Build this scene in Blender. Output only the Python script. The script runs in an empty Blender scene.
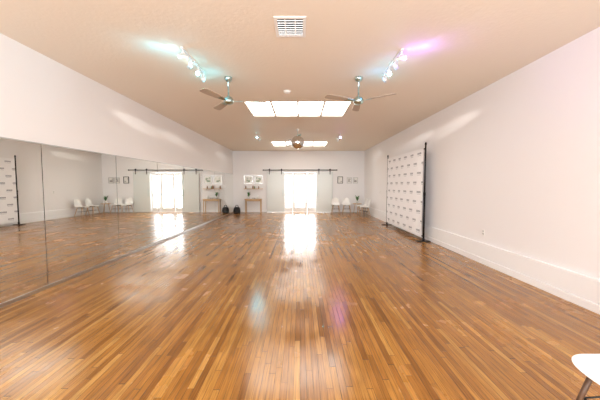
import bpy, bmesh, math, random
from mathutils import Vector, Matrix, Euler
random.seed(7)
XL,XR,YB,YF,H=-3.75,3.6,15.5,-2.2,3.43
C=bpy.context.scene.collection
bpy.context.scene.view_settings.view_transform='Standard'

# ---------------- materials ----------------
def mat(name,col=(.8,.8,.8),rough=.5,metal=0,emit=None,es=0,spec=.5,bump=0,bscale=60,coat=0,var=0):
    m=bpy.data.materials.new(name); m.use_nodes=True
    nt=m.node_tree; b=nt.nodes['Principled BSDF']
    b.inputs['Base Color'].default_value=(*col,1); b.inputs['Roughness'].default_value=rough
    b.inputs['Metallic'].default_value=metal; b.inputs['Specular IOR Level'].default_value=spec
    b.inputs['Coat Weight'].default_value=coat
    if emit: 
        b.inputs['Emission Color'].default_value=(*emit,1); b.inputs['Emission Strength'].default_value=es
    if bump or var:
        tc=nt.nodes.new('ShaderNodeTexCoord'); n=nt.nodes.new('ShaderNodeTexNoise')
        n.inputs['Scale'].default_value=bscale; n.inputs['Detail'].default_value=4
        nt.links.new(tc.outputs['Object'],n.inputs['Vector'])
        if bump:
            bp=nt.nodes.new('ShaderNodeBump'); bp.inputs['Strength'].default_value=bump; bp.inputs['Distance'].default_value=.01
            nt.links.new(n.outputs['Fac'],bp.inputs['Height']); nt.links.new(bp.outputs['Normal'],b.inputs['Normal'])
        if var:
            r=nt.nodes.new('ShaderNodeValToRGB')
            r.color_ramp.elements[0].color=(*[c*(1-var) for c in col],1)
            r.color_ramp.elements[1].color=(*[min(1,c*(1+var)) for c in col],1)
            nt.links.new(n.outputs['Fac'],r.inputs['Fac']); nt.links.new(r.outputs['Color'],b.inputs['Base Color'])
    return m

M={}
M['wall']=mat('wall_paint',(.87,.855,.86),.6,bump=.12,bscale=45)
M['trim']=mat('trim_paint',(.90,.90,.91),.4,bump=.03,bscale=20)
M['ceil']=mat('ceiling_plaster',(.85,.77,.66),.75,bump=.3,bscale=24)  # beige includes warm bounce off the wood floor, put into the base colour
M['white']=mat('white_satin',(.86,.85,.83),.35,bump=.02)
M['plastic']=mat('white_plastic',(.9,.89,.87),.3,bump=.01)
M['black']=mat('black_metal',(.015,.015,.017),.4,metal=.6,bump=.02)
M['blackfab']=mat('black_fabric',(.02,.02,.022),.85,bump=.4,bscale=200)
M['chrome']=mat('brushed_nickel',(.50,.66,.66),.28,metal=1,bump=.02,bscale=90)  # turquoise tint of the lamp light is put into the metal colour
M['darkwood']=mat('dark_wood',(.10,.05,.025),.45,bump=.1,var=.4,bscale=40)
M['lightwood']=mat('light_wood',(.60,.40,.22),.45,bump=.1,var=.25,bscale=30)
M['blade']=mat('fan_blade',(.45,.37,.29),.45,bump=.05,var=.1,bscale=25)
M['dark']=mat('duct_dark',(.06,.07,.09),.7,bump=.05)
M['mirror']=mat('mirror_silver',(.92,.93,.90),.0,metal=1)
M['alu']=mat('aluminium',(.55,.55,.54),.35,metal=1,bump=.02)
M['leaf']=mat('leaf_green',(.07,.20,.05),.5,var=.4,bscale=15)
M['pot']=mat('ceramic_pot',(.75,.74,.72),.3,bump=.05)
M['amber']=mat('amber_glass_bottle',(.25,.10,.03),.15,bump=.02)
M['skypane']=mat('skylight_diffuser',(.9,.9,.88),.4,emit=(1,.96,.88),es=7.5)
M['pave']=mat('concrete',(.6,.58,.55),.8,bump=.3,var=.1)
M['tile']=mat('mirror_tile',(.9,.88,.85),.12,metal=1)
M['grout']=mat('ball_grout',(.25,.22,.2),.6)
M['lens_c']=mat('lens_cyan',(.3,.9,.9),.3,emit=(.2,.85,1.0),es=60)
M['lens_p']=mat('lens_violet',(.6,.3,.9),.3,emit=(.5,.25,1.0),es=60)
M['lens_w']=mat('lens_white',(.9,.9,.9),.3,emit=(.75,1,1),es=40)
M['paper']=mat('picture_mat',(.85,.84,.8),.6)

def nodes(m): return m.node_tree.nodes, m.node_tree.links

# frosted glass
m=bpy.data.materials.new('frosted_glass'); m.use_nodes=True; N,L=nodes(m); b=N['Principled BSDF']
b.inputs['Base Color'].default_value=(.90,.94,.92,1); b.inputs['Roughness'].default_value=.25
b.inputs['Transmission Weight'].default_value=.25; M['frost']=m
m=bpy.data.materials.new('clear_glass'); m.use_nodes=True; N,L=nodes(m); N.remove(N['Principled BSDF'])
t=N.new('ShaderNodeBsdfTransparent'); g=N.new('ShaderNodeBsdfGlossy'); g.inputs['Roughness'].default_value=.02
mx=N.new('ShaderNodeMixShader'); mx.inputs[0].default_value=.06
L.new(t.outputs[0],mx.inputs[1]); L.new(g.outputs[0],mx.inputs[2]); L.new(mx.outputs[0],N['Material Output'].inputs[0]); M['glass']=m

# wood floor
def floor_mat():
    m=bpy.data.materials.new('oak_strip_floor'); m.use_nodes=True; N,L=nodes(m); b=N['Principled BSDF']
    def math_(op,a,b_=None):
        n=N.new('ShaderNodeMath'); n.operation=op
        for i,v in enumerate((a,b_)):
            if v is None: continue
            if isinstance(v,(int,float)): n.inputs[i].default_value=v
            else: L.new(v,n.inputs[i])
        return n.outputs[0]
    tc=N.new('ShaderNodeTexCoord'); sp=N.new('ShaderNodeSeparateXYZ'); L.new(tc.outputs['Object'],sp.inputs[0])
    x,y=sp.outputs[0],sp.outputs[1]
    xs=math_('DIVIDE',x,.050); row=math_('FLOOR',xs); fx=math_('FRACT',xs)
    wn=N.new('ShaderNodeTexWhiteNoise'); wn.noise_dimensions='1D'; L.new(row,wn.inputs['W'])
    r2=math_('ADD',math_('MULTIPLY',wn.outputs['Value'],1.3),.7)
    ys=math_('ADD',math_('DIVIDE',y,r2),math_('MULTIPLY',wn.outputs['Value'],37.3))
    idx=math_('FLOOR',ys); fy=math_('FRACT',ys)
    cb=N.new('ShaderNodeCombineXYZ'); L.new(row,cb.inputs[0]); L.new(idx,cb.inputs[1])
    w2=N.new('ShaderNodeTexWhiteNoise'); w2.noise_dimensions='2D'; L.new(cb.outputs[0],w2.inputs['Vector'])
    rp=N.new('ShaderNodeValToRGB'); L.new(w2.outputs['Value'],rp.inputs['Fac'])
    e=rp.color_ramp.elements
    e[0].position=0; e[0].color=(.22,.084,.013,1); e[1].position=1; e[1].color=(.50,.260,.062,1)
    for p,c in ((.10,(.29,.118,.019,1)),(.45,(.355,.154,.027,1)),(.9,(.425,.198,.038,1))):
        q=e.new(p); q.color=c
    # grain
    cb2=N.new('ShaderNodeCombineXYZ'); L.new(math_('MULTIPLY',x,110),cb2.inputs[0]); L.new(math_('MULTIPLY',y,4),cb2.inputs[1])
    L.new(math_('MULTIPLY',w2.outputs['Value'],50),cb2.inputs[2])
    ns=N.new('ShaderNodeTexNoise'); ns.inputs['Scale'].default_value=1; ns.inputs['Detail'].default_value=5; L.new(cb2.outputs[0],ns.inputs['Vector'])
    mr=N.new('ShaderNodeMapRange'); L.new(ns.outputs['Fac'],mr.inputs[0]); mr.inputs[1].default_value=.3; mr.inputs[2].default_value=.7; mr.inputs[3].default_value=.62; mr.inputs[4].default_value=1.26
    # gaps
    gx=math_('LESS_THAN',fx,.05); gy=math_('LESS_THAN',fy,.003); gap=math_('MAXIMUM',gx,gy)
    dk=math_('SUBTRACT',1,math_('MULTIPLY',gap,.8))
    # worn patches
    n3=N.new('ShaderNodeTexNoise'); n3.inputs['Scale'].default_value=1.6; n3.inputs['Detail'].default_value=6; L.new(tc.outputs['Object'],n3.inputs['Vector'])
    wr=N.new('ShaderNodeMapRange'); L.new(n3.outputs['Fac'],wr.inputs[0]); wr.inputs[1].default_value=.35; wr.inputs[2].default_value=.65; wr.inputs[3].default_value=.88; wr.inputs[4].default_value=1.08
    tot=math_('MULTIPLY',math_('MULTIPLY',mr.outputs[0],dk),wr.outputs[0])
    vm=N.new('ShaderNodeVectorMath'); vm.operation='SCALE'; L.new(rp.outputs['Color'],vm.inputs[0]); L.new(tot,vm.inputs['Scale'])
    L.new(vm.outputs[0],b.inputs['Base Color'])
    m3=N.new('ShaderNodeMapRange'); L.new(n3.outputs['Fac'],m3.inputs[0]); m3.inputs[1].default_value=.35; m3.inputs[2].default_value=.65; m3.inputs[3].default_value=.12; m3.inputs[4].default_value=.26
    rr=math_('ADD',m3.outputs[0],math_('MULTIPLY',w2.outputs['Value'],.05)); L.new(rr,b.inputs['Roughness'])
    b.inputs['Specular IOR Level'].default_value=.65
    h=math_('ADD',math_('ADD',math_('MULTIPLY',gap,-1),math_('MULTIPLY',ns.outputs['Fac'],.35)),math_('MULTIPLY',w2.outputs['Value'],.5))
    bp=N.new('ShaderNodeBump'); bp.inputs['Strength'].default_value=.3; bp.inputs['Distance'].default_value=.002; L.new(h,bp.inputs['Height']); L.new(bp.outputs[0],b.inputs['Normal'])
    return m
M['floor']=floor_mat()

def banner_mat():
    m=bpy.data.materials.new('banner_print'); m.use_nodes=True; N,L=nodes(m); b=N['Principled BSDF']
    def math_(op,a,b_=None):
        n=N.new('ShaderNodeMath'); n.operation=op
        for i,v in enumerate((a,b_)):
            if v is None: continue
            if isinstance(v,(int,float)): n.inputs[i].default_value=v
            else: L.new(v,n.inputs[i])
        return n.outputs[0]
    tc=N.new('ShaderNodeTexCoord'); sp=N.new('ShaderNodeSeparateXYZ'); L.new(tc.outputs['UV'],sp.inputs[0])
    v=math_('MULTIPLY',sp.outputs[1],9); rv=math_('FLOOR',v); fv=math_('FRACT',v)
    u=math_('ADD',math_('MULTIPLY',sp.outputs[0],6),math_('MULTIPLY',math_('MODULO',rv,2),.5)); fu=math_('FRACT',u)
    du=math_('ABSOLUTE',math_('SUBTRACT',fu,.5)); dv=math_('ABSOLUTE',math_('SUBTRACT',fv,.55))
    inb=math_('MULTIPLY',math_('LESS_THAN',du,.22),math_('LESS_THAN',dv,.10))
    bars=math_('GREATER_THAN',math_('FRACT',math_('MULTIPLY',fu,15)),.32)
    l1=math_('MULTIPLY',inb,bars)
    dv2=math_('ABSOLUTE',math_('SUBTRACT',fv,.33))
    l2=math_('MULTIPLY',math_('MULTIPLY',math_('LESS_THAN',du,.2),math_('LESS_THAN',dv2,.025)),.6)
    tot=math_('MAXIMUM',l1,l2)
    mx=N.new('ShaderNodeMix'); mx.data_type='RGBA'; L.new(tot,mx.inputs[0])
    mx.inputs[6].default_value=(.93,.93,.95,1); mx.inputs[7].default_value=(.20,.20,.24,1)
    L.new(mx.outputs[2],b.inputs['Base Color']); b.inputs['Roughness'].default_value=.6
    return m
M['banner']=banner_mat()
def art_mat(name,c1,c2,s):
    m=bpy.data.materials.new(name); m.use_nodes=True; N,L=nodes(m); b=N['Principled BSDF']
    tc=N.new('ShaderNodeTexCoord'); n=N.new('ShaderNodeTexNoise'); n.inputs['Scale'].default_value=s; L.new(tc.outputs['Object'],n.inputs['Vector'])
    r=N.new('ShaderNodeValToRGB'); r.color_ramp.elements[0].position=.42; r.color_ramp.elements[1].position=.55
    r.color_ramp.elements[0].color=(*c1,1); r.color_ramp.elements[1].color=(*c2,1)
    L.new(n.outputs['Fac'],r.inputs['Fac']); L.new(r.outputs['Color'],b.inputs['Base Color']); b.inputs['Roughness'].default_value=.3
    return m
M['art1']=art_mat('art_botanical',(.25,.33,.22),(.8,.79,.74),7)
M['art2']=art_mat('art_sketch',(.35,.33,.32),(.82,.8,.77),9)

# ---------------- mesh builder ----------------
class B:
    def __init__(s,name): s.name=name; s.bm=bmesh.new(); s.mats=[]
    def mi(s,k):
        if k not in s.mats: s.mats.append(k)
        return s.mats.index(k)
    def _fin(s,verts,k,smooth=False):
        i=s.mi(k); fs=set()
        for v in verts:
            for f in v.link_faces: fs.add(f)
        for f in fs: f.material_index=i; f.smooth=smooth
    def box(s,lo,hi,k,rot=None):
        lo=Vector(lo);hi=Vector(hi); c=(lo+hi)/2; d=hi-lo
        mt=Matrix.Translation(c)@(rot.to_4x4() if rot else Matrix())@Matrix.Diagonal((*d,1))
        r=bmesh.ops.create_cube(s.bm,size=1,matrix=mt); s._fin(r['verts'],k)
    def cyl(s,p,q,r1,r2,k,seg=16,smooth=True):
        p=Vector(p);q=Vector(q); d=q-p
        mt=Matrix.Translation((p+q)/2)@d.to_track_quat('Z','Y').to_matrix().to_4x4()
        r=bmesh.ops.create_cone(s.bm,cap_ends=True,segments=seg,radius1=r1,radius2=r2,depth=d.length,matrix=mt)
        s._fin(r['verts'],k,smooth)
    def lathe(s,prof,k,seg=24,mt=Matrix()):
        rings=[]
        for (r,z) in prof:
            rings.append([s.bm.verts.new(mt@Vector((max(r,1e-4)*math.cos(2*math.pi*i/seg),max(r,1e-4)*math.sin(2*math.pi*i/seg),z))) for i in range(seg)])
        idx=s.mi(k)
        for a,b in zip(rings,rings[1:]):
            for i in range(seg):
                f=s.bm.faces.new((a[i],a[(i+1)%seg],b[(i+1)%seg],b[i])); f.smooth=True; f.material_index=idx
    def poly(s,pts,k,thick=None,smooth=False):
        vs=[s.bm.verts.new(p) for p in pts]; f=s.bm.faces.new(vs); f.material_index=s.mi(k); f.smooth=smooth
        if thick:
            r=bmesh.ops.extrude_face_region(s.bm,geom=[f]); nv=[g for g in r['geom'] if isinstance(g,bmesh.types.BMVert)]
            bmesh.ops.translate(s.bm,verts=nv,vec=thick)
            for v in nv:
                for ff in v.link_faces: ff.material_index=s.mi(k)
    def done(s,loc=(0,0,0),rotz=0,parent=None,bevel=0,name=None):
        bmesh.ops.recalc_face_normals(s.bm,faces=s.bm.faces)
        me=bpy.data.meshes.new(s.name); s.bm.to_mesh(me); s.bm.free()
        for k in s.mats: me.materials.append(M[k])
        o=bpy.data.objects.new(s.name,me); C.objects.link(o); o.location=loc; o.rotation_euler=(0,0,rotz)
        if parent: o.parent=parent
        if bevel:
            md=o.modifiers.new('bevel','BEVEL'); md.width=bevel; md.segments=2; md.limit_method='ANGLE'
        return o
def empty(name,loc=(0,0,0),rotz=0):
    e=bpy.data.objects.new(name,None); C.objects.link(e); e.location=loc; e.rotation_euler=(0,0,rotz); e.empty_display_size=.2; return e

# ---------------- shell ----------------
b=B('floor'); b.box((XL-.2,YF-.2,-.1),(XR+.2,YB+.2,0),'floor'); b.done()
b=B('wall_left'); b.box((XL-.2,YF-.2,0),(XL,YB+.2,H),'wall'); b.done()
b=B('wall_right'); b.box((XR,YF-.2,0),(XR+.2,YB+.2,H),'wall'); b.done()
b=B('wall_back')
DX0,DX1,DZ=-.9,.9,2.22
b.box((XL,YB,0),(DX0,YB+.2,H),'wall'); b.box((DX1,YB,0),(XR,YB+.2,H),'wall'); b.box((DX0,YB,DZ),(DX1,YB+.2,H),'wall'); b.done()
b=B('wall_front')
fill_wins=[(-3.0,-.7),(.6,2.9)]
b.box((XL,YF-.2,0),(XR,YF,.9),'wall'); b.box((XL,YF-.2,2.5),(XR,YF,H),'wall')
xs=[XL]+[v for w in fill_wins for v in w]+[XR]
for i in range(0,len(xs),2): b.box((xs[i],YF-.2,.9),(xs[i+1],YF,2.5),'wall')
b.done()
SK=[(-1.3,1.2,6.4,7.8),(-1.3,1.25,12.3,13.7)]
b=B('ceiling'); z0,z1=H,H+.15
b.box((XL-.2,YF-.2,z0),(SK[0][0],YB+.2,z1),'ceil'); b.box((1.25,YF-.2,z0),(XR+.2,YB+.2,z1),'ceil')
b.box((-1.3,YF-.2,z0),(1.25,6.4,z1),'ceil'); b.box((-1.3,7.8,z0),(1.25,12.3,z1),'ceil'); b.box((-1.3,13.7,z0),(1.25,YB+.2,z1),'ceil')
b.box((1.2,6.4,z0),(1.25,7.8,z1),'ceil'); b.done()
for i,(x0,x1,y0,y1) in enumerate(SK):
    b=B('skylight'); n=4 
    b.box((x0,y0,H+.06),(x1,y1,H+.1),'skypane')
    for j in range(n+1):
        x=x0+(x1-x0)*j/n; b.box((x-.022,y0,H+.005),(x+.022,y1,H+.059),'blade')
    b.box((x0,y0,H+.005),(x1,y0+.04,H+.059),'white'); b.box((x0,y1-.05,H+.005),(x1,y1,H+.059),'white'); b.done()
# right-hand low ledge / plinth + baseboard
b=B('trim_1'); b.box((XR-.05,YF,.11),(XR,YB,.40),'trim'); b.done(bevel=.012)
b=B('baseboard_right'); b.box((XR-.068,YF,0),(XR,YB,.11),'trim'); b.done(bevel=.006)
b=B('baseboard_back'); b.box((XL+.06,YB-.018,0),(DX0-.08,YB,.12),'trim'); b.box((DX1+.08,YB-.018,0),(XR-.07,YB,.12),'trim'); b.done(bevel=.005)
# unseen windows added behind camera to bring in fill light
for i,(a,c) in enumerate(fill_wins):
    b=B('window_%d'%(i+1))
    for xx in (a,(a+c)/2-.025,c-.05): b.box((xx,YF-.12,.9),(xx+.05,YF-.05,2.5),'trim')
    for zz in (.9,1.9,2.45): b.box((a,YF-.12,zz),(c,YF-.05,zz+.05),'trim')
    b.box((a,YF-.09,.9),(c,YF-.08,2.5),'glass'); b.done()
# casing + double glazed door at back
b=B('trim_2'); 
b.box((DX0-.07,YB-.02,0),(DX0,YB+.2,DZ+.07),'trim'); b.box((DX1,YB-.02,0),(DX1+.07,YB+.2,DZ+.07),'trim'); b.box((DX0,YB-.02,DZ),(DX1,YB+.2,DZ+.07),'trim'); b.done()
for i,(a,c) in enumerate(((DX0+.01,-.42),(-.40,.40),(.42,DX1-.01))):
    b=B('door_%d'%(i+1)); y0,y1=YB+.10,YB+.145; w=.11 if i==1 else .07
    b.box((a,y0,.01),(a+w,y1,DZ-.01),'white'); b.box((c-w,y0,.01),(c,y1,DZ-.01),'white')
    b.box((a+w,y0,.01),(c-w,y1,.24),'white'); b.box((a+w,y0,DZ-.14),(c-w,y1,DZ-.01),'white')
    if i==1: 
        b.box((c-.06,y0-.05,.98),(c-.03,y0,1.02),'chrome'); b.box((c-.17,y0-.06,.985),(c-.03,y0-.04,1.015),'chrome')
    else: b.box((a+w,y0,.92),(c-w,y1,1.0),'white')
    b.box((a+w,y0+.02,.24),(c-w,y0+.03,DZ-.14),'glass'); b.done()
b=B('patio_ground'); b.box((-8,YB+.2,-.12),(8,YB+9,-.02),'pave'); b.done()

# ---------------- mirrors ----------------
MZ=2.12
ys=[2.40-1.62*2+1.62*k for k in range(0,10)]
ys=[y for y in ys]+[YB-.02]
b=B('wall_mirror')
b.box((XL,ys[0],.03),(XL+.006,ys[-1],MZ),'black')
for a,c in zip(ys,ys[1:]):
    if c-a<.1: continue
    b.box((XL+.006,a+.006,.05),(XL+.012,c-.006,MZ-.004),'mirror')
b.box((XL,ys[0],0.0),(XL+.022,ys[-1],.05),'alu'); b.box((XL,ys[0],MZ-.004),(XL+.016,ys[-1],MZ+.012),'alu')
b.done()

# ---------------- barn doors ----------------
bd=empty('sliding_barn_doors',(0,0,0))
b=B('rail')
b.cyl((-2.05,YB-.09,2.36),(2.05,YB-.09,2.36),.02,.02,'black',12)
for x in (-1.95,-1.0,0,1.0,1.95): b.cyl((x,YB-.09,2.36),(x,YB,2.36),.018,.018,'black',10)
for x in (-2.05,2.05): b.cyl((x-.02,YB-.09,2.36),(x+.02,YB-.09,2.36),.035,.035,'black',12)
b.done(parent=bd)
for k,(a,c) in enumerate(((-1.85,-.88),(.9,1.82))):
    b=B('panel_%d'%(k+1))
    b.box((a,YB-.095,.02),(c,YB-.083,2.24),'frost')
    for x in (a+.15,c-.15):
        b.box((x-.02,YB-.105,2.12),(x+.02,YB-.095,2.42),'black'); b.cyl((x,YB-.11,2.40),(x,YB-.07,2.40),.035,.035,'black',14)
    hx=c-.08 if a<0 else a+.08
    b.cyl((hx,YB-.13,.9),(hx,YB-.13,1.3),.012,.012,'chrome',10)
    for z in (.92,1.28): b.cyl((hx,YB-.13,z),(hx,YB-.095,z),.008,.008,'chrome',8)
    b.box((a,YB-.099,.0),(c,YB-.079,.03),'alu')
    b.done(parent=bd)

# ---------------- backdrop banner ----------------
e=empty('step_and_repeat_banner',(3.34,7.4,0))
Lb=3.15
b=B('stand')
for y in (0,Lb):
    b.cyl((0,y,.03),(0,y,1.3),.026,.026,'black',14); b.cyl((0,y,1.3),(0,y,2.62),.020,.020,'black',14)
    b.cyl((0,y,1.25),(0,y,1.33),.03,.03,'black',14)
    b.box((-.19,y-.06,0),(.17,y+.06,.022),'black'); b.cyl((0,y,.02),(0,y,.10),.035,.03,'black',14)
    b.cyl((0,y,2.60),(0,y,2.66),.03,.02,'black',12)
b.cyl((0,0,2.50),(0,Lb,2.50),.016,.016,'black',12); b.cyl((0,0,.14),(0,Lb,.14),.016,.016,'black',12)
b.done(parent=e)
bm=bmesh.new(); uv=bm.loops.layers.uv.new(); nu,nv=60,24; g=[]
for i in range(nu+1):
    r=[]
    for j in range(nv+1):
        u=i/nu; v=j/nv
        dx=-.030+.006*math.sin(u*19+v*2)+.005*math.sin(u*41)*(1-v)
        r.append(bm.verts.new((dx,.06+u*(Lb-.11),.12+v*2.40)))
    g.append(r)
for i in range(nu):
    for j in range(nv):
        f=bm.faces.new((g[i][j],g[i][j+1],g[i+1][j+1],g[i+1][j])); f.smooth=True
        for l,(a,c) in zip(f.loops,((i,j),(i,j+1),(i+1,j+1),(i+1,j))): l[uv].uv=(1-a/nu,c/nv)
me=bpy.data.meshes.new('fabric'); bm.to_mesh(me); bm.free(); me.materials.append(M['banner'])
o=bpy.data.objects.new('fabric',me); C.objects.link(o); o.parent=e

# ---------------- chairs ----------------
def chair(loc,rotz,legk='lightwood'):
    e=empty('shell_chair',loc,rotz)
    prof=[(.235,.425,.17),(.215,.447,.205),(.15,.452,.225),(.05,.44,.235),(-.06,.435,.235),(-.14,.445,.23),(-.19,.49,.225),(-.215,.56,.22),(-.232,.65,.212),(-.248,.74,.195),(-.262,.80,.16),(-.266,.825,.10)]
    bm=bmesh.new(); n=10; rows=[]
    for k,(y,z,w) in enumerate(prof):
        r=[]
        for i in range(n+1):
            t=-1+2*i/n; lift=.028*abs(t)**3
            back=min(1,max(0,(z-.47)/.2)) if y<0 else 0
            r.append(bm.verts.new((w*t, y+lift*1.6*back, z+lift*(1-back))))
        rows.append(r)
    for a,c in zip(rows,rows[1:]):
        for i in range(n):
            f=bm.faces.new((a[i],a[i+1],c[i+1],c[i])); f.smooth=True
    bmesh.ops.recalc_face_normals(bm,faces=bm.faces)
    me=bpy.data.meshes.new('seat_shell'); bm.to_mesh(me); bm.free(); me.materials.append(M['plastic'])
    o=bpy.data.objects.new('seat_shell',me); C.objects.link(o); o.parent=e
    s=o.modifiers.new('solid','SOLIDIFY'); s.thickness=.014; s.offset=0
    s=o.modifiers.new('sub','SUBSURF'); s.levels=2; s.render_levels=2
    b=B('legs')
    for sx in (-1,1):
        for (ty,by) in ((.13,.20),(-.12,-.22)):
            b.cyl((sx*.22,by,0),(sx*.14,ty,.430),.011,.016,legk,12)
    b.cyl((-.13,.12,.415),(.13,.12,.415),.009,.009,'black',10); b.cyl((-.13,-.12,.415),(.13,-.12,.415),.009,.009,'black',10)
    for sx in (-1,1):
        b.cyl((sx*.13,.12,.41),(sx*.13,-.12,.41),.007,.007,'black',8)
        b.cyl((sx*.175,.16,.23),(sx*.175,-.17,.23),.005,.005,'black',8)
    b.cyl((.175,.16,.23),(-.175,-.17,.23),.005,.005,'black',8); b.cyl((-.175,.16,.23),(.175,-.17,.23),.005,.005,'black',8)
    b.done(parent=e)
    return e
chair((1.89,1.455,0),math.radians(94),'darkwood')
chair((1.95,15.02,0),math.radians(180))
chair((2.55,15.05,0),math.radians(176))
chair((3.18,14.15,0),math.radians(92))
chair((3.18,13.45,0),math.radians(88))

# side table with plant
e=empty('side_table',(3.12,15.02,0))
b=B('top_and_legs'); b.cyl((0,0,.50),(0,0,.525),.24,.24,'lightwood',32)
for k in range(3):
    a=k*2.094+.5; b.cyl((.2*math.cos(a),.2*math.sin(a),0),(.12*math.cos(a),.12*math.sin(a),.50),.012,.016,'lightwood',10)
b.done(parent=e)
def plant(loc,s=1.0,n=26,seed=1):
    rnd=random.Random(seed); e=empty('potted_plant',loc)
    b=B('pot'); b.lathe([(0,0),(.06*s,0),(.075*s,.06*s),(.07*s,.13*s),(.062*s,.13*s),(.06*s,.11*s),(0,.11*s)],'pot',20); b.done(parent=e)
    b=B('leaves')
    for i in range(n):
        a=rnd.uniform(0,6.28); out=rnd.uniform(.05,.17)*s; up=rnd.uniform(.12,.32)*s
        base=Vector((0,0,.11*s)); mid=Vector((math.cos(a)*out*.5,math.sin(a)*out*.5,.11*s+up*.8)); tip=Vector((math.cos(a)*out,math.sin(a)*out,.11*s+up))
        side=Vector((-math.sin(a),math.cos(a),0))*.022*s
        vs=[b.bm.verts.new(p) for p in (base-side*.1,base+side*.1,mid+side,tip,mid-side)]
        f=b.bm.faces.new(vs); f.material_index=b.mi('leaf')
    b.done(parent=e)
plant((3.12,15.02,.527),1.1,30,2)

# ---------------- console table, shelf, frames, bag ----------------
cx0,cx1=-3.05,-2.12
e=empty('console_table',(0,0,0))
b=B('frame'); yb=YB-.03
b.box((cx0,yb-.36,.72),(cx1,yb,.76),'lightwood')
for x in (cx0+.03,cx1-.07):
    for y in (yb-.34,yb-.06): b.box((x,y,0),(x+.04,y+.04,.72),'lightwood')
b.box((cx0+.03,yb-.34,.64),(cx1-.03,yb-.32,.72),'lightwood'); b.done(parent=e,bevel=.004)
plant((-2.85,yb-.17,.762),1.0,26,5)
b=B('vase'); b.lathe([(0,0),(.045,0),(.07,.05),(.06,.12),(.025,.17),(.03,.2),(.024,.2),(.02,.17)],'pot',20); b.done((-2.35,yb-.17,.762))
b=B('stacked_books'); b.box((-2.66,yb-.26,.762),(-2.46,yb-.10,.79),'art2'); b.box((-2.65,yb-.25,.791),(-2.48,yb-.11,.815),'darkwood'); b.done()
b=B('wall_shelf'); b.box((-3.12,YB-.16,1.30),(-2.08,YB,1.33),'lightwood')
for x in (-2.95,-2.25): b.box((x-.01,YB-.12,1.24),(x+.01,YB,1.30),'alu'); 
b.done()
for x,k,s in ((-3.02,'amber',1),(-2.93,'pot',.8),(-2.62,'amber',1.1),(-2.53,'leaf',.9),(-2.30,'amber',.9)):
    b=B('display_bottle'); b.lathe([(0,0),(.03*s,0),(.032*s,.02*s),(.032*s,.11*s),(.012*s,.14*s),(.012*s,.17*s),(0,.17*s)],k,18); b.done((x,YB-.09,1.331))
def frame(x0,x1,z0,z1,fk,ak,name='picture_frame'):
    b=B(name); y=YB; t=.03
    b.box((x0,y-.03,z0),(x0+t,y,z1),fk); b.box((x1-t,y-.03,z0),(x1,y,z1),fk)
    b.box((x0+t,y-.03,z0),(x1-t,y,z0+t),fk); b.box((x0+t,y-.03,z1-t),(x1-t,y,z1),fk)
    b.box((x0+t,y-.012,z0+t),(x1-t,y,z1-t),'paper')
    w=(x1-x0)*.2; h=(z1-z0)*.2; b.box((x0+w,y-.016,z0+h),(x1-w,y-.012,z1-h),ak); b.done()
frame(-3.12,-2.64,1.60,2.05,'alu','art1'); frame(-2.54,-2.10,1.60,2.05,'alu','art1')
frame(2.1,2.4,1.62,2.0,'black','art2'); frame(2.62,2.9,1.62,1.95,'alu','art2'); frame(2.96,3.24,1.62,1.95,'alu','art2')
b=B('black_tote_bag')
b.lathe([(0,0),(.15,0),(.18,.03),(.19,.15),(.17,.27),(.12,.33),(.10,.31),(0,.29)],'blackfab',20,Matrix.Diagonal((1,.75,1,1)))
for s in (-1,1):
    pts=[Vector((.08*math.cos(t),s*.05,.31+.13*math.sin(t))) for t in [math.pi*i/8 for i in range(9)]]
    for p,q in zip(pts,pts[1:]): b.cyl(p,q,.009,.009,'blackfab',8)
b.done((-3.43,14.95,0))

# ---------------- ceiling things ----------------
def fan(x,y,ang,R=.66,blades=3,drop=.38,energy=0):
    e=empty('ceiling_fan',(x,y,H),ang)
    b=B('motor'); 
    b.lathe([(0,0),(.07,0),(.068,-.02),(.05,-.06),(.018,-.075),(.013,-.08),(.013,-drop+.06),(.03,-drop+.05),(.06,-drop+.03),(.085,-drop),(.09,-drop-.04),(.075,-drop-.07),(.04,-drop-.085),(0,-drop-.087)],'chrome',28); b.done(parent=e)
    b=B('blades')
    for k in range(blades):
        rot=Matrix.Rotation(k*2*math.pi/blades,4,'Z'); tilt=Matrix.Rotation(math.radians(11),4,'X')
        z=-drop-.03
        def P(r,w,dz=0): return rot@(Matrix.Translation((0,0,z))@(tilt@Vector((r,w,dz))))
        outl=[(.16,-.045),(.30,-.062),(R*.8,-.072),(R-.03,-.068),(R,-.04),(R,.04),(R-.03,.062),(R*.8,.062),(.30,.055),(.16,.045)]
        b.poly([P(r,w) for r,w in outl],'blade',thick=Vector((0,0,.008)))
        b.poly([P(.08,-.02,-.006),P(.24,-.035,-.006),P(.24,.035,-.006),P(.08,.02,-.006)],'chrome',thick=Vector((0,0,.005)))
    b.done(parent=e); return e
fan(-1.27,5.0,math.radians(6)); fan(1.04,5.0,math.radians(-36)); fan(-.02,10.5,math.radians(5),R=.9,drop=.30)

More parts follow.
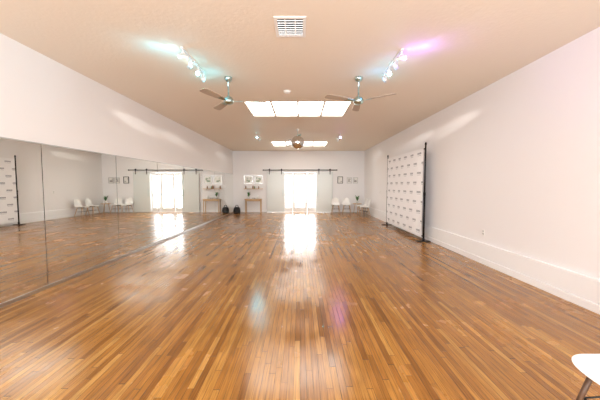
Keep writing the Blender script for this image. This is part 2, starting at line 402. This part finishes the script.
b=B('disco_ball'); R=.225
bm=b.bm; 
for i in range(14):
    t0=math.pi*i/14; t1=math.pi*(i+1)/14; n=max(6,int(28*math.sin((t0+t1)/2)))
    for j in range(n):
        a0=2*math.pi*j/n; a1=2*math.pi*(j+1)/n; gp=.06; da=(a1-a0)*gp; dt=(t1-t0)*gp
        vs=[]
        for (t,a) in ((t0+dt,a0+da),(t0+dt,a1-da),(t1-dt,a1-da),(t1-dt,a0+da)):
            vs.append(bm.verts.new((R*math.sin(t)*math.cos(a),R*math.sin(t)*math.sin(a),R*math.cos(t))))
        f=bm.faces.new(vs); f.material_index=b.mi('tile')
r=bmesh.ops.create_uvsphere(bm,u_segments=28,v_segments=14,radius=R*.98); b._fin(r['verts'],'grout',True)
zc=2.98
b.cyl((0,0,R*.97),(0,0,R+.03),.03,.025,'chrome',14); b.cyl((0,0,R+.02),(0,0,H-zc-.03),.006,.006,'chrome',8); b.cyl((0,0,H-zc-.04),(0,0,H-zc),.05,.05,'white',18)
b.done((-.08,9.5,zc))

# vent
b=B('ceiling_air_vent'); x0,x1,y0,y1=-.30,.07,3.22,3.64; z=H
b.box((x0,y0,z-.012),(x0+.035,y1,z),'white'); b.box((x1-.035,y0,z-.012),(x1,y1,z),'white')
b.box((x0+.035,y0,z-.012),(x1-.035,y0+.035,z),'white'); b.box((x0+.035,y1-.035,z-.012),(x1-.035,y1,z),'white')
b.box((x0+.03,y0+.03,z-.003),(x1-.03,y1-.03,z-.001),'dark')
for xx in (x0+.12,x1-.132): b.box((xx,y0+.035,z-.012),(xx+.012,y1-.035,z-.003),'white')
for k in range(7):
    yy=y0+.06+k*.047
    b.box((x0+.035,yy,z-.014),(x1-.035,yy+.012,z-.008),'alu',Matrix.Rotation(math.radians(20),3,'X'))
b.done()
b=B('smoke_detector'); b.lathe([(0,0),(.075,0),(.075,-.02),(.06,-.038),(.02,-.042),(0,-.042)],'white',28); b.done((-.26,5.7,H))

def spot(name,loc,target,energy,col,size,blend=.6,parent=None,rad=.03,sy=1):
    d=bpy.data.lights.new(name,'SPOT'); d.energy=energy; d.color=col; d.spot_size=math.radians(size); d.spot_blend=blend; d.shadow_soft_size=rad
    o=bpy.data.objects.new(name,d); C.objects.link(o); 
    o.location=loc; o.rotation_euler=(Vector(target)-Vector(loc)).to_track_quat('-Z','Y').to_euler(); o.scale=(1,sy,1)
    if parent:
        o.parent=parent; o.matrix_parent_inverse=Matrix.Translation(parent.location).inverted()
    return o
def track(x,y0,y1,heads):
    e=empty('track_light',(x,(y0+y1)/2,H)); yc=(y0+y1)/2
    b=B('rail'); b.box((-.018,y0-yc,-.022),(.018,y1-yc,0),'white'); b.box((-.03,-.08,-.03),(.03,.08,0),'white'); b.done(parent=e)
    for i,hd in enumerate(heads):
        (t,tgt,lens,pw,col,size)=hd[:6]; sy=hd[6] if len(hd)>6 else 1
        y=y0+(y1-y0)*t; p=Vector((0,y-yc,-.022)); d=(Vector(tgt)-Vector((x,y,H-.12))).normalized()
        b=B('head_%d'%(i+1)); c=p+Vector((0,0,-.10))
        b.cyl(p,p+Vector((0,0,-.045)),.012,.012,'white',10); b.box(p+Vector((-.034,-.006,-.10)),p+Vector((-.028,.006,-.04)),'white'); b.box(p+Vector((.028,-.006,-.10)),p+Vector((.034,.006,-.04)),'white'); b.box(p+Vector((-.034,-.006,-.05)),p+Vector((.034,.006,-.04)),'white')
        b.cyl(c-d*.06,c+d*.055,.022,.034,'white',20); b.cyl(c-d*.075,c-d*.06,.014,.022,'white',16)
        b.cyl(c+d*.0555,c+d*.057,.029,.029,lens,20)
        b.done(parent=e)
        wl=Vector((x,yc,H))+c+d*.075
        spot('lamp_%d'%(i+1),wl,wl+d,pw,col,size,.9,parent=e,sy=sy)
cy=(.25,.8,1.0); vi=(.5,.25,1.0); wm=(1,.96,.9); tl=(.2,.75,1)
track(-1.63,3.9,4.8,[(.05,(-3.4,3.6,3.40),'lens_w',9,tl,80),(.35,(-3.75,6.5,2.93),'lens_w',130,wm,34,.20),(.7,(-1.2,1.2,2.4),'lens_c',14,cy,60),(.96,(-3.75,8.6,2.88),'lens_c',280,wm,22,.25)])
track(1.43,3.95,4.8,[(.05,(3.0,3.4,3.41),'lens_p',11,vi,85),(.35,(3.6,6.5,2.93),'lens_w',130,wm,34,.20),(.7,(.9,1.2,2.4),'lens_c',14,cy,60),(.96,(3.6,8.6,2.88),'lens_c',280,wm,22,.25)])
track(-1.6,10.3,11.2,[(.1,(-1.0,4,1.2),'lens_c',45,(.15,.85,1),60),(.5,(-3.75,13.2,2.9),'lens_w',120,wm,30,.25),(.9,(-3,15.4,2),'lens_c',20,cy,60)])
track(1.5,10.3,11.2,[(.1,(.9,4,1.2),'lens_p',22,vi,60),(.5,(3.6,13.2,2.9),'lens_w',120,wm,30,.25),(.9,(2.6,15.4,2),'lens_c',20,cy,60)])

# bulbs of the coloured heads washing the ceiling
def pt(loc,e,col,r=.05):
    d=bpy.data.lights.new('bulb_glow','POINT'); d.energy=e; d.color=col; d.shadow_soft_size=r
    o=bpy.data.objects.new('bulb_glow',d); C.objects.link(o); o.location=loc
pt((-1.85,4.0,H-.24),2.6,(.05,.62,.9)); pt((-1.5,4.75,H-.24),2.2,(.05,.7,.95))
pt((1.63,4.0,H-.24),3.0,(.34,.18,1)); pt((1.3,4.7,H-.24),2.2,(.1,.55,1))

# outlets on the right wall
for (y,z) in ((5.37,.60),(9.2+3.2,1.2)):
    b=B('wall_outlet'); b.box((XR-.008,y-.037,z-.058),(XR,y+.037,z+.058),'white')
    for dz in (-.026,.026): b.box((XR-.011,y-.017,z+dz-.015),(XR-.008,y+.017,z+dz+.015),'alu'); b.box((XR-.0115,y-.008,z+dz-.006),(XR-.011,y-.005,z+dz+.006),'dark'); b.box((XR-.0115,y+.005,z+dz-.006),(XR-.011,y+.008,z+dz+.006),'dark')
    b.done()

# ---------------- light ----------------
def area(name,loc,rot,sx,sy,e,col):
    d=bpy.data.lights.new(name,'AREA'); d.shape='RECTANGLE'; d.size=sx; d.size_y=sy; d.energy=e; d.color=col
    o=bpy.data.objects.new(name,d); C.objects.link(o); o.location=loc; o.rotation_euler=rot; return o
for (a,c) in fill_wins:
    area('window_daylight',((a+c)/2,YF-.04,1.7),(math.radians(90),0,0),2.2,1.5,205,(1,.98,.98))  # soft fill added at the unseen openings to brighten the room evenly
area('door_daylight',(0,YB+.6,1.4),(math.radians(-90),0,0),1.8,2.5,120,(.97,.99,1))
w=bpy.data.worlds.new('sky'); bpy.context.scene.world=w; w.use_nodes=True
bg=w.node_tree.nodes['Background']; bg.inputs[0].default_value=(.93,.97,1,1); bg.inputs[1].default_value=4.0

# ---------------- camera ----------------
cd=bpy.data.cameras.new('camera'); cam=bpy.data.objects.new('camera',cd); C.objects.link(cam)
cd.sensor_width=36; cd.lens=36*276/600; cam.location=(0,0,1.53); cam.rotation_euler=(math.radians(90-3.11),0,0); cd.clip_start=.05
bpy.context.scene.camera=cam
